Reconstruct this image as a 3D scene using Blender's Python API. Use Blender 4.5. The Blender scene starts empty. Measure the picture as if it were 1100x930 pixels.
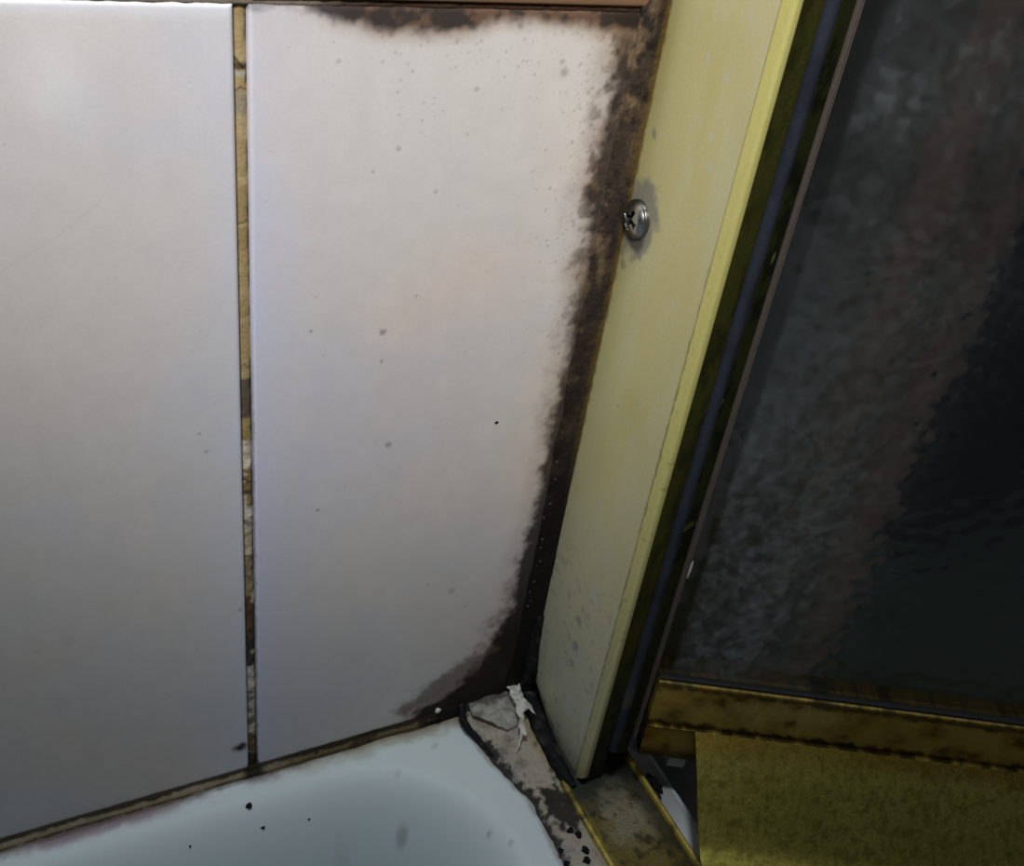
import bpy, bmesh, math, random
import numpy as np
from mathutils import Matrix, Vector

scene = bpy.context.scene
col = scene.collection

# ------------------------------------------------------------------ camera
cam_d = bpy.data.cameras.new('camera')
cam = bpy.data.objects.new('camera', cam_d)
col.objects.link(cam)
cam_d.sensor_fit = 'HORIZONTAL'
cam_d.sensor_width = 36.0
cam_d.lens = 36.53
cam_d.clip_start = 0.005
RT = Vector((0.892537, -0.431401, 0.131421)); DN = Vector((-0.153820, -0.565157, -0.810517)); FW = Vector((0.423931, 0.703200, -0.570781))
cam.matrix_world = Matrix(((RT.x, -DN.x, -FW.x, -0.13170), (RT.y, -DN.y, -FW.y, -0.18474), (RT.z, -DN.z, -FW.z, 0.24784), (0, 0, 0, 1)))
scene.camera = cam

# ------------------------------------------------------------------ world, lamp, exposure
world = bpy.data.worlds.new('world')
scene.world = world
world.use_nodes = True
world.node_tree.nodes['Background'].inputs['Color'].default_value = (0.80, 0.90, 1.0, 1)
world.node_tree.nodes['Background'].inputs['Strength'].default_value = 0.048

lamp_d = bpy.data.lights.new('falloff_spot', 'SPOT')  # unseen spot, added and shaped to make the wall dim downwards
lamp = bpy.data.objects.new('falloff_spot', lamp_d)
col.objects.link(lamp)
lamp.location = (-0.30, -0.42, 0.62)
_aim = Vector((-0.085, 0.0, 0.285)) - lamp.location
lamp.rotation_euler = _aim.to_track_quat('-Z', 'Y').to_euler()
lamp_d.energy = 24
lamp_d.color = (1.0, 0.988, 0.97)
lamp_d.spot_size = math.radians(35)
lamp_d.spot_blend = 1.0
lamp_d.shadow_soft_size = 0.06

ceil_d = bpy.data.lights.new('overhead_fill', 'POINT')  # unseen overhead light, added to lift the tub more than the wall
ceil = bpy.data.objects.new('overhead_fill', ceil_d)
col.objects.link(ceil)
ceil.location = (-0.30, -0.14, 1.9)
ceil_d.energy = 41
ceil_d.color = (0.88, 0.96, 1.0)
ceil_d.shadow_soft_size = 0.12

scene.view_settings.view_transform = 'Standard'
scene.view_settings.look = 'None'
scene.view_settings.gamma = 1.0
scene.view_settings.use_curve_mapping = False
scene.view_settings.exposure = 0.0

# ------------------------------------------------------------------ numpy helpers
rng = np.random.default_rng(7)
random.seed(7)


def L(r, g, b):
    c = np.array([r, g, b]) / 255.0
    return np.where(c <= 0.04045, c / 12.92, ((c + 0.055) / 1.055) ** 2.4)


def _hash(ix, iy, seed):
    h = (ix.astype(np.int64) * 374761393 + iy.astype(np.int64) * 668265263 + seed * 974634777) & 0xFFFFFFFF
    h = ((h ^ (h >> 13)) * 1274126177) & 0xFFFFFFFF
    return ((h ^ (h >> 16)) & 0xFFFF) / 65535.0


def vnoise(x, y, seed=0):
    ix = np.floor(x); iy = np.floor(y)
    fx = x - ix; fy = y - iy
    fx = fx * fx * (3 - 2 * fx); fy = fy * fy * (3 - 2 * fy)
    a = _hash(ix, iy, seed); b = _hash(ix + 1, iy, seed)
    c = _hash(ix, iy + 1, seed); d = _hash(ix + 1, iy + 1, seed)
    return (a * (1 - fx) + b * fx) * (1 - fy) + (c * (1 - fx) + d * fx) * fy


def fbm(x, y, cell, octv=4, seed=0):
    """fractal noise, about -1..1; cell = size in metres of the largest blobs"""
    x = np.asarray(x, float); y = np.asarray(y, float)
    s = np.zeros(np.broadcast(x, y).shape); a = 1.0; t = 0.0; f = 1.0 / cell
    for k in range(octv):
        s += a * (vnoise(x * f + 13.7 * k, y * f + 7.3 * k, seed + k) * 2 - 1); t += a
        a *= 0.55; f *= 2.03
    return s / t * 1.5


def sst(a, b, v):
    t = np.clip((v - a) / (b - a), 0, 1)
    return t * t * (3 - 2 * t)


def mixc(c, rgb, m):
    return c * (1 - m[..., None]) + np.asarray(rgb) * m[..., None]


def segd(x, y, poly):
    best = np.full(np.shape(x), 1e9)
    for (ax, ay), (bx, by) in zip(poly[:-1], poly[1:]):
        dx, dy = bx - ax, by - ay
        t = np.clip(((x - ax) * dx + (y - ay) * dy) / (dx * dx + dy * dy + 1e-15), 0, 1)
        best = np.minimum(best, np.hypot(x - ax - t * dx, y - ay - t * dy))
    return best


def ell(x, y, cx, cy, rx, ry, rot=0.0):
    c, s = math.cos(rot), math.sin(rot)
    u = (x - cx) * c + (y - cy) * s; v = -(x - cx) * s + (y - cy) * c
    return np.hypot(u / rx, v / ry)


# ------------------------------------------------------------------ materials
def mat(name, rough=0.5, metallic=0.0, color=None, grain=0.06, gscale=2500, bump=0.0, bscale=1500, spec=0.5, coat=0.0, rvar=0.0):
    """procedural material: base colour (or the painted 'Col' attribute) with node noise grain and bump"""
    m = bpy.data.materials.new(name); m.use_nodes = True
    nt = m.node_tree; N = nt.nodes; K = nt.links
    b = N['Principled BSDF']
    b.inputs['Roughness'].default_value = rough
    b.inputs['Metallic'].default_value = metallic
    b.inputs['Specular IOR Level'].default_value = spec
    b.inputs['Coat Weight'].default_value = coat
    b.inputs['Coat Roughness'].default_value = 0.15
    tc = N.new('ShaderNodeTexCoord')
    n1 = N.new('ShaderNodeTexNoise'); n1.inputs['Scale'].default_value = gscale; n1.inputs['Detail'].default_value = 3
    K.new(tc.outputs['Object'], n1.inputs['Vector'])
    mr = N.new('ShaderNodeMapRange')
    mr.inputs['From Min'].default_value = 0.25; mr.inputs['From Max'].default_value = 0.75
    mr.inputs['To Min'].default_value = 1 - grain; mr.inputs['To Max'].default_value = 1 + grain
    K.new(n1.outputs['Fac'], mr.inputs['Value'])
    vm = N.new('ShaderNodeVectorMath'); vm.operation = 'SCALE'
    if color is None:
        at = N.new('ShaderNodeAttribute'); at.attribute_name = 'Col'
        K.new(at.outputs['Color'], vm.inputs[0])
        ms = N.new('ShaderNodeMapRange')          # dark growths are matte
        ms.inputs['From Min'].default_value = 0.03; ms.inputs['From Max'].default_value = 0.35
        ms.inputs['To Min'].default_value = 0.06 if not metallic else spec; ms.inputs['To Max'].default_value = spec
        K.new(at.outputs['Fac'], ms.inputs['Value']); K.new(ms.outputs['Result'], b.inputs['Specular IOR Level'])
    else:
        vm.inputs[0].default_value = tuple(color)
    K.new(mr.outputs['Result'], vm.inputs['Scale'])
    K.new(vm.outputs['Vector'], b.inputs['Base Color'])
    if rvar:
        n3 = N.new('ShaderNodeTexNoise'); n3.inputs['Scale'].default_value = 260; n3.inputs['Detail'].default_value = 4
        K.new(tc.outputs['Object'], n3.inputs['Vector'])
        m3 = N.new('ShaderNodeMapRange'); m3.inputs['From Min'].default_value = .3; m3.inputs['From Max'].default_value = .7
        m3.inputs['To Min'].default_value = max(rough - rvar, .05); m3.inputs['To Max'].default_value = rough + rvar
        K.new(n3.outputs['Fac'], m3.inputs['Value']); K.new(m3.outputs['Result'], b.inputs['Roughness'])
    if bump:
        n2 = N.new('ShaderNodeTexNoise'); n2.inputs['Scale'].default_value = bscale; n2.inputs['Detail'].default_value = 4
        K.new(tc.outputs['Object'], n2.inputs['Vector'])
        bp = N.new('ShaderNodeBump'); bp.inputs['Strength'].default_value = bump; bp.inputs['Distance'].default_value = 0.0005
        K.new(n2.outputs['Fac'], bp.inputs['Height']); K.new(bp.outputs['Normal'], b.inputs['Normal'])
    return m


M_TILE = mat('glazed_tile', rough=0.38, grain=0.035, gscale=1500, bump=0.05, bscale=900, spec=0.35)
M_GROUT = mat('old_grout', rough=0.95, grain=0.12, gscale=2200, bump=0.3, bscale=1600, spec=0.15)
M_MOULD = mat('mouldy_sealant', rough=0.55, grain=0.22, gscale=1800, bump=0.45, bscale=1300, spec=0.3)
M_TUB = mat('tub_enamel', rough=0.6, grain=0.02, gscale=1200, spec=0.25)
M_PALE = mat('limescaled_gold', rough=0.5, metallic=0.25, grain=0.05, gscale=1400, bump=0.06, bscale=1200, spec=0.4)
M_GOLD = mat('tarnished_gold', rough=0.36, metallic=0.85, grain=0.16, gscale=1800, bump=0.12, bscale=1500, rvar=0.1)
M_PLATE = mat('brushed_gold_sheet', rough=0.34, metallic=1.0, grain=0.3, gscale=1500, bump=0.03, bscale=2500)
M_OLIVE = mat('dull_olive_gold', rough=0.5, metallic=0.6, grain=0.2, gscale=1600, bump=0.15)
M_GASKET = mat('vinyl_gasket', rough=0.5, grain=0.12, gscale=1500, bump=0.1, spec=0.3)
M_STEEL = mat('screw_steel', rough=0.3, metallic=1.0, grain=0.12, gscale=1500, bump=0.05, rvar=0.1)
M_BLACK = mat('black_dirt', rough=0.9, color=L(22, 20, 20), grain=0.4, gscale=3000, bump=0.5, spec=0.2)
M_WHITE = mat('white_flake', rough=0.7, color=L(205, 204, 198), grain=0.1, gscale=2500, bump=0.3)
M_SHRED = mat('torn_sealant', rough=0.55, grain=0.08, gscale=1800, bump=0.3, spec=0.4)
M_OUT = mat('sheen_wall_streaks', rough=0.8, grain=0.15, gscale=200)
M_FLOOR = mat('outer_floor', rough=0.7, color=L(40, 54, 45), grain=0.3, gscale=30)
M_BASE = mat('wall_backing', rough=0.95, color=L(150, 135, 105), grain=0.15, gscale=900)


# ------------------------------------------------------------------ objects
def tag(o, label=None, cat=None, group=None, kind=None):
    if label: o['label'] = label
    if cat: o['category'] = cat
    if group: o['group'] = group
    if kind: o['kind'] = kind
    return o


def empty(name, loc):
    o = bpy.data.objects.new(name, None)
    o.empty_display_size = 0.01
    o.location = loc
    col.objects.link(o)
    return o


def wloc(o):
    v = Vector((0, 0, 0))
    while o is not None:
        v = v + o.location; o = o.parent
    return v


def mk(name, V, F, m, parent=None, C=None, smooth=True, sharp=None):
    """one mesh object from world-space vertices; its origin goes to the middle of its base"""
    V = np.asarray(V, float).reshape(-1, 3)
    o0 = np.array([(V[:, 0].min() + V[:, 0].max()) / 2, (V[:, 1].min() + V[:, 1].max()) / 2, V[:, 2].min()])
    me = bpy.data.meshes.new(name)
    me.from_pydata((V - o0).tolist(), [], F)
    if C is not None:
        a = me.color_attributes.new('Col', 'FLOAT_COLOR', 'POINT')
        c4 = np.ones((len(V), 4)); c4[:, :3] = np.clip(np.asarray(C).reshape(-1, 3), 0, 1)
        a.data.foreach_set('color', c4.ravel())
    me.polygons.foreach_set('use_smooth', [smooth] * len(me.polygons))
    me.update()
    bm = bmesh.new(); bm.from_mesh(me); bmesh.ops.recalc_face_normals(bm, faces=bm.faces)
    if sharp:
        for e in bm.edges:
            if len(e.link_faces) == 2 and e.calc_face_angle(0) > math.radians(sharp): e.smooth = False
    bm.to_mesh(me); bm.free()
    me.materials.append(m)
    o = bpy.data.objects.new(name, me)
    col.objects.link(o)
    if parent is not None:
        o.parent = parent
        o0 = o0 - np.array(wloc(parent))
    o.location = o0
    return o


def grid_faces(n, k, off=0, wrap=False):
    F = []
    for i in range(n - 1):
        r = off + i * k
        for j in range(k - 1):
            F.append((r + j, r + j + 1, r + k + j + 1, r + k + j))
        if wrap: F.append((r + k - 1, r, r + k, r + 2 * k - 1))
    return F


def refine(prof, step):
    out = []
    n = len(prof)
    for i in range(n):
        a = np.array(prof[i], float); b = np.array(prof[(i + 1) % n], float)
        k = max(1, int(math.ceil(np.linalg.norm(b - a) / step)))
        for j in range(k): out.append(a + (b - a) * j / k)
    return np.array(out)


def rrect(u0, u1, v0, v1, r, seg=3):
    pts = []
    for cx, cy, a0 in ((u1 - r, v1 - r, 0), (u0 + r, v1 - r, 90), (u0 + r, v0 + r, 180), (u1 - r, v0 + r, 270)):
        for k in range(seg + 1):
            a = math.radians(a0 + 90 * k / seg); pts.append((cx + r * math.cos(a), cy + r * math.sin(a)))
    return pts


def extrude(name, prof, step, w, frame, m, parent=None, colfn=None, warp=None, smooth=True, sharp=35):
    """closed profile (u, v) swept along w; frame(u, v, w) gives world x, y, z arrays"""
    pr = refine(prof, step); k = len(pr); w = np.asarray(w, float); n = len(w)
    U = np.tile(pr[:, 0], (n, 1)); Vv = np.tile(pr[:, 1], (n, 1)); Wd = np.tile(w[:, None], (1, k))
    if warp is not None: U, Vv, Wd = warp(U, Vv, Wd)
    x, y, z = frame(U, Vv, Wd)
    P = np.stack([x, y, z], -1)
    F = grid_faces(n, k, wrap=True)
    F.append(tuple(range(k))); F.append(tuple(range((n - 1) * k, n * k)))
    Cc = None if colfn is None else colfn(P[..., 0], P[..., 1], P[..., 2])
    return mk(name, P, F, m, parent, Cc, smooth, sharp)


def tube(name, path, rad, m, parent=None, k=10, colfn=None, sub=6, rough=0.0, seed=1, flat=1.0):
    """tube of varying radius along a smoothed path"""
    P = np.array(path, float); n = len(P)
    t = np.linspace(0, n - 1, (n - 1) * sub + 1)
    Q = []
    for tt in t:
        i = min(int(tt), n - 2); f = tt - i
        p0, p1, p2, p3 = P[max(i - 1, 0)], P[i], P[i + 1], P[min(i + 2, n - 1)]
        Q.append(0.5 * ((2 * p1) + (p2 - p0) * f + (2 * p0 - 5 * p1 + 4 * p2 - p3) * f * f + (3 * p1 - p0 - 3 * p2 + p3) * f ** 3))
    Q = np.array(Q); R_ = np.interp(t, np.arange(n), np.broadcast_to(rad, (n,)))
    T = np.gradient(Q, axis=0); T /= np.linalg.norm(T, axis=1)[:, None] + 1e-12
    V = []
    for i in range(len(Q)):
        up = np.array([0, 0, 1.0]) if abs(T[i, 2]) < 0.9 else np.array([0, 1.0, 0])
        a = np.cross(T[i], up); a /= np.linalg.norm(a); b = np.cross(a, T[i])
        for j in range(k):
            th = 2 * math.pi * j / k
            rr = R_[i] * (1 + rough * (vnoise(np.array(i * .7), np.array(j * .9), seed) - .5) * 2)
            V.append(Q[i] + rr * (math.cos(th) * a + flat * math.sin(th) * b))
    V = np.array(V)
    F = grid_faces(len(Q), k, wrap=True)
    F.append(tuple(range(k))); F.append(tuple(range(len(V) - k, len(V))))
    Cc = None if colfn is None else colfn(V[:, 0], V[:, 1], V[:, 2])
    return mk(name, V, F, m, parent, Cc)


def crumb(name, c, r, m, seed, squash=(1, 1, 1), jag=0.0):
    """a small lumpy crumb or flake"""
    bm = bmesh.new(); bmesh.ops.create_icosphere(bm, subdivisions=3, radius=1.0)
    rg = random.Random(seed); ph = [rg.uniform(0, 6.28) for _ in range(6)]
    V = []
    for v in bm.verts:
        p = v.co
        k = 1 + .28 * math.sin(3.1 * p.x + ph[0]) + .25 * math.sin(3.7 * p.y + ph[1]) * math.cos(2.3 * p.z + ph[2]) + .12 * math.sin(7 * p.x + 5 * p.y + ph[3]) + jag * math.sin(5 * p.x - 6 * p.y + ph[4]) + jag * rg.uniform(-1, 1)
        V.append((c[0] + p.x * k * r * squash[0], c[1] + p.y * k * r * squash[1], c[2] + p.z * k * r * squash[2]))
    F = [tuple(v.index for v in f.verts) for f in bm.faces]; bm.free()
    return mk(name, V, F, m)


# ================================================================== THE TILED WALL
ZR = -0.0085          # rim of the tub
XG0, XG1 = -0.0881, -0.0857   # vertical joint between the two tiles
wall = empty('wall_back', (-0.13, 0.02, ZR - 0.002)); tag(wall, kind='structure')


def box(name, x0, x1, y0, y1, z0, z1, m, parent=None, C=None):
    V = [(x, y, z) for x in (x0, x1) for y in (y0, y1) for z in (z0, z1)]
    F = [(0, 1, 3, 2), (4, 6, 7, 5), (0, 4, 5, 1), (2, 3, 7, 6), (0, 2, 6, 4), (1, 5, 7, 3)]
    return mk(name, V, F, m, parent, C, smooth=False)


box('backing', -0.42, 0.022, 0.0065, 0.04, ZR - 0.003, 0.42, M_BASE, wall)


def tile(x0, x1, z0, z1, step, colfn, y=0.0, r=0.0009, warpx=None):
    xs = np.concatenate([[x0], np.linspace(x0, x0 + r, 5)[0:], np.arange(x0 + r + step, x1 - r, step), np.linspace(x1 - r, x1, 5), [x1]])
    zs = np.concatenate([[z0], np.linspace(z0, z0 + r, 5), np.arange(z0 + r + step, z1 - r, step), np.linspace(z1 - r, z1, 5), [z1]])
    X, Z = np.meshgrid(xs, zs)
    e = np.minimum(np.minimum(X - x0, x1 - X), np.minimum(Z - z0, z1 - Z))
    q = np.clip(r - e, 0, r)
    Y = y + r - np.sqrt(np.maximum(r * r - q * q, 0))
    Y[0, :] = Y[-1, :] = 0.0066; Y[:, 0] = Y[:, -1] = 0.0066
    Cc = colfn(X, Z)
    F = grid_faces(len(zs), len(xs))
    F.append(tuple(range(len(xs)))); 
    return mk('tile', np.stack([X, Y, Z], -1), F[:-1], M_TILE, wall, Cc)


TILE = L(209, 203, 201)


def tile_base(x, z, seed):
    c = np.ones(x.shape + (3,)) * TILE
    c = mixc(c, L(217, 201, 194), 0.8 * sst(-.1, .9, fbm(x, z, 0.045, 3, seed)))
    c = mixc(c, L(203, 200, 206), 0.75 * sst(-.1, .9, fbm(x, z, 0.03, 4, seed + 9)))
    c *= (1 + 0.03 * fbm(x, z, 0.004, 4, seed + 3))[..., None]
    c *= (1 + 0.008 * fbm(x * 4, z * .35, 0.006, 3, seed + 31))[..., None]
    return c


def dots(c, x, z, pts, rgb):
    """small mould spots: list of (x, z, radius, strength)"""
    for (px, pz, r, s) in pts:
        ix = np.where((np.abs(x[0] - px) < 2.5 * r + .0004))[0]; iz = np.where((np.abs(z[:, 0] - pz) < 2.5 * r + .0004))[0]
        if len(ix) == 0 or len(iz) == 0: continue
        sl = np.ix_(iz, ix)
        m = .95 * s * (1 - sst(0.1, 1.5, np.hypot(x[sl] - px, z[sl] - pz) / r + .25 * fbm(x[sl], z[sl], r * 1.2 + .0002, 2, 3)))
        c[sl] = mixc(c[sl], rgb, m)


# where the mould along the jamb begins on the tile, read as (x, z) in metres
MB = np.array([(-0.01206, 0.20034), (-0.01123, 0.19156), (-0.01049, 0.18291), (-0.01089, 0.17387), (-0.01226, 0.16445), (-0.01005, 0.15206), (-0.01002, 0.13779), (-0.01029, 0.11989), (-0.01024, 0.10470), (-0.01023, 0.08537), (-0.01109, 0.06625), (-0.01259, 0.04935), (-0.01316, 0.03483), (-0.01615, 0.02347), (-0.02231, 0.01687), (-0.02995, 0.01239), (-0.03726, 0.00780), (-0.04154, 0.00244)])
MB = MB[np.argsort(MB[:, 1])]
MC = np.array([(-0.01206, 0.20034), (-0.01123, 0.19156), (-0.01049, 0.18291), (-0.01089, 0.17387), (-0.01178, 0.16442), (-0.00955, 0.15202), (-0.00950, 0.13774), (-0.00948, 0.11977), (-0.00940, 0.10456), (-0.00936, 0.08519), (-0.00989, 0.06595), (-0.01130, 0.05254), (-0.01152, 0.03808), (-0.01433, 0.02365), (-0.01902, 0.01245), (-0.02429, 0.00490), (-0.03117, 0.00042), (-0.03853, -0.00172)])
MC = MC[np.argsort(MC[:, 1])]


def mould_col(x, z):
    n1 = fbm(x, z, 0.006, 5, 40); n2 = fbm(x, z, 0.0016, 4, 50); up = sst(0.06, 0.17, z)
    # bare tan streaks show through the mould in the upper half
    tan = sst(-.35, .55, n1 + .5 * fbm(x * 6, z, .012, 3, 61)) * up
    dark = L(58, 48, 42) * np.ones(x.shape + (3,)); dark = mixc(dark, L(28, 25, 24), 1 - up)
    dark = mixc(dark, L(116, 96, 74), .85 * tan)
    return mixc(dark, L(34, 32, 36), .8 * sst(.1, .7, n2) * up)


def right_tile(x, z):
    c = tile_base(x, z, 21)
    # blue-white glaze pooled along the joint
    g = np.exp(-np.clip(x - XG1, 0, 1) / 0.008) * (0.45 + 0.55 * sst(0.19, 0.13, z)) 
    c = mixc(c, L(202, 206, 232), 0.75 * g * (1 + .25 * fbm(x, z, .01, 3, 5)))
    # freckles
    pts = []
    for _ in range(330):
        t = rng.random()
        if t < .4:
            pz = rng.uniform(0.12, 0.2); px = np.interp(pz, MB[:, 1], MB[:, 0]) - abs(rng.normal(0, .006)) ; r = rng.uniform(.00012, .0004); s = rng.uniform(.2, .6)
        elif t < .75:
            px = rng.uniform(-.062, -.008); pz = .1965 - abs(rng.normal(0, .011)); r = rng.uniform(.00012, .00038); s = rng.uniform(.15, .5)
        else:
            px = rng.uniform(-.083, -.012); pz = rng.uniform(.0, .2); r = rng.uniform(.0001, .00026); s = rng.uniform(.2, .55)
        pts.append((px, pz, r, s))
    dots(c, x, z, pts, L(92, 82, 80))
    big = [(-0.02179, 0.18823, 0.00120, 0.50), (-0.02263, 0.19046, 0.00060, 0.40), (-0.05711, 0.13205, 0.00083, 0.60), (-0.05371, 0.10068, 0.00089, 0.50), (-0.07328, 0.13438, 0.00040, 0.60), (-0.04095, 0.18509, 0.00058, 0.40), (-0.05648, 0.17359, 0.00057, 0.40), (-0.04764, 0.16414, 0.00049, 0.50), (-0.06927, 0.19056, 0.00046, 0.35), (-0.05955, 0.19558, 0.00073, 0.50), (-0.03314, 0.19721, 0.00077, 0.60), (-0.03119, 0.04623, 0.00131, 0.35), (-0.03883, 0.05062, 0.00077, 0.30), (-0.01524, 0.18397, 0.00061, 0.40), (-0.00869, 0.16097, 0.00214, 0.50), (-0.05686, 0.12457, 0.00042, 0.50), (-0.07060, 0.08459, 0.00046, 0.60), (-0.04993, 0.14023, 0.00041, 0.40), (-0.00886, 0.12628, 0.00068, 0.35), (-0.01091, 0.11458, 0.00069, 0.35), (-0.01088, 0.09904, 0.00072, 0.40), (-0.02639, 0.03897, 0.00080, 0.25)]
    dots(c, x, z, big, L(84, 68, 60))
    c = mixc(c, L(176, 172, 178), .25 * sst(.08, .0, z))
    # mould along the jamb
    xb = np.interp(z, MB[:, 1], MB[:, 0])
    n1 = fbm(x, z, 0.006, 5, 40); n2 = fbm(x, z, 0.0016, 4, 50)
    d = x - xb
    dc = x - np.interp(z, MC[:, 1], MC[:, 0])
    n4 = fbm(x, z, 0.0035, 5, 41)
    up = sst(0.06, 0.17, z)
    halo = sst(-0.0065, 0.001, d + 0.0022 * n1)
    c = mixc(c, L(150, 126, 106), (0.25 + .3 * up) * halo * sst(.0, .03, z))
    c = mixc(c, L(98, 84, 78), .6 * up * sst(-.0035, .0005, d + .0025 * n4) * sst(-.3, .5, n4 + .5 * n2))
    low = sst(0.055, 0.02, z)
    c = mixc(c, L(92, 76, 68), .75 * low * sst(-0.005, .0045, d + .0030 * n1 + .0040 * n4 + .0022 * n2))
    core = sst(-0.0016, 0.0022, dc + 0.0013 * n1 + .0009 * n4 + 0.0006 * n2 - .0012 * low)
    core = np.maximum(core, low * sst(-.003, .004, dc + .002 * n1 + .003 * n4 + .0015 * n2))
    dark = mould_col(x, z)
    c = c * (1 - .93 * core[..., None]) + dark * .93 * core[..., None]
    # mould hanging from the top joint
    n3 = fbm(x, z, 0.007, 5, 70)
    dz = 0.2004 - z
    th = np.interp(x, [-0.08190, -0.07534, -0.06944, -0.05805, -0.04510, -0.03737, -0.03341, -0.02112, -0.00596], [0.0002, .0012, .0024, .0046, .0046, .0026, .0022, .0034, .004])
    c = mixc(c, L(150, 124, 100), .6 * sst(th + .0035, th - .0005, dz + .001 * n3) * sst(-0.08028, -0.06338, x))
    tc = sst(th + .0014, th - .0014, dz + .0009 * n3 + .0004 * n2)
    tt = mixc(np.ones(c.shape) * L(36, 30, 30), L(104, 76, 58), .8 * sst(.0, .6, n3 + .4 * n2))
    c = c * (1 - .92 * tc[..., None]) + tt * .92 * tc[..., None]
    # rusty creep out of the tub corner
    q = segd(x, z, [(-0.04130, -0.00059), (-0.03134, 0.00217), (-0.02271, 0.00722), (-0.01384, 0.01549)])
    c = mixc(c, L(112, 84, 70), .5 * sst(.0035, .0003, q + .0016 * n1 + .001 * n2) * sst(-.5, .5, n4))
    
    # grime right at the bottom edge and the grout edge
    c = mixc(c, L(88, 76, 70), .7 * sst(.0015, .0002, z + 0.0058 + .0005 * n2))
    c = mixc(c, L(50, 44, 42), .9 * sst(.0042, .0012, np.hypot((x - -0.08696) * 1.6, z + .0062) + .0006 * n2))
    c = mixc(c, L(90, 82, 80), .55 * sst(.0005, .0000, x - XG1 + .0002 * n2) * sst(.15, .1, z))
    return c


def left_tile(x, z):
    c = tile_base(x, z, 81)
    g = np.exp(-np.clip(XG0 - x, 0, 1) / 0.007) * (.45 + .55 * sst(.19, .1, z))
    c = mixc(c, L(204, 210, 228), .7 * g * (1 + .25 * fbm(x, z, .01, 3, 15)))
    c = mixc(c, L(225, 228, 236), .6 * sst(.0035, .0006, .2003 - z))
    c = mixc(c, L(228, 228, 232), .4 * np.exp(-ell(x, z, -0.11731, 0.18782, .006, .008) ** 2))  # soft pale glare painted into the tile colour
    pts = [(rng.uniform(-.15, -.09), rng.uniform(0, .2), rng.uniform(.0001, .00022), rng.uniform(.15, .4)) for _ in range(40)]
    dots(c, x, z, pts, L(110, 98, 96))
    dots(c, x, z, [(-0.09728, 0.11225, 0.00042, 0.60), (-0.09589, 0.10725, 0.00042, 0.70), (-0.09049, 0.00419, 0.00193, 1.20), (-0.08971, 0.00505, 0.00110, 1.10), (-0.12914, 0.05918, 0.00166, 0.10), (-0.08954, 0.05713, 0.00060, 0.50)], L(70, 60, 56))
    # two hairline scratches
    for poly in ([(-0.09130, 0.14439), (-0.09485, 0.13631), (-0.09850, 0.13244)], [(-0.11201, 0.16635), (-0.12040, 0.15981), (-0.13023, 0.15396)]):
        c = mixc(c, L(170, 158, 152), .13 * sst(.0003, .0001, segd(x, z, poly)))
    n2 = fbm(x, z, .002, 3, 90)
    c = mixc(c, L(96, 84, 78), .55 * sst(.0014, .0002, z + 0.0058 + .0005 * n2))
    c = mixc(c, L(96, 88, 84), .45 * sst(.0005, 0, XG0 - x + .0002 * n2) * sst(.14, .09, z))
    c = mixc(c, L(50, 44, 42), .9 * sst(.0042, .0012, np.hypot((x - -0.08696) * 1.6, z + .0062) + .0006 * n2))
    return c


ZT = 0.2003
tile(XG1, 0.021, -0.0058, ZT, 0.0003, right_tile)
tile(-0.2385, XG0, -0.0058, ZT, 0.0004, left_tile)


def upper_tile(x, z):
    c = tile_base(x, z, 121)
    c = mixc(c, L(112, 80, 54), .95 * sst(.008, .001, z - .2014 + .001 * fbm(x, z, .004, 4, 3)) * sst(-.07, -.06, x))
    c = mixc(c, L(205, 172, 130), .7 * sst(.0006, .0002, z - .2012) * sst(-.07, -.06, x))  # painted highlight line along the lower edge
    return c


tile(XG1 + .0004, 0.021, 0.2014, 0.407, 0.0007, upper_tile, y=-0.0006, r=.0006)
tile(-0.2385, XG0, 0.2022, 0.407, 0.001, upper_tile)


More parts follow.
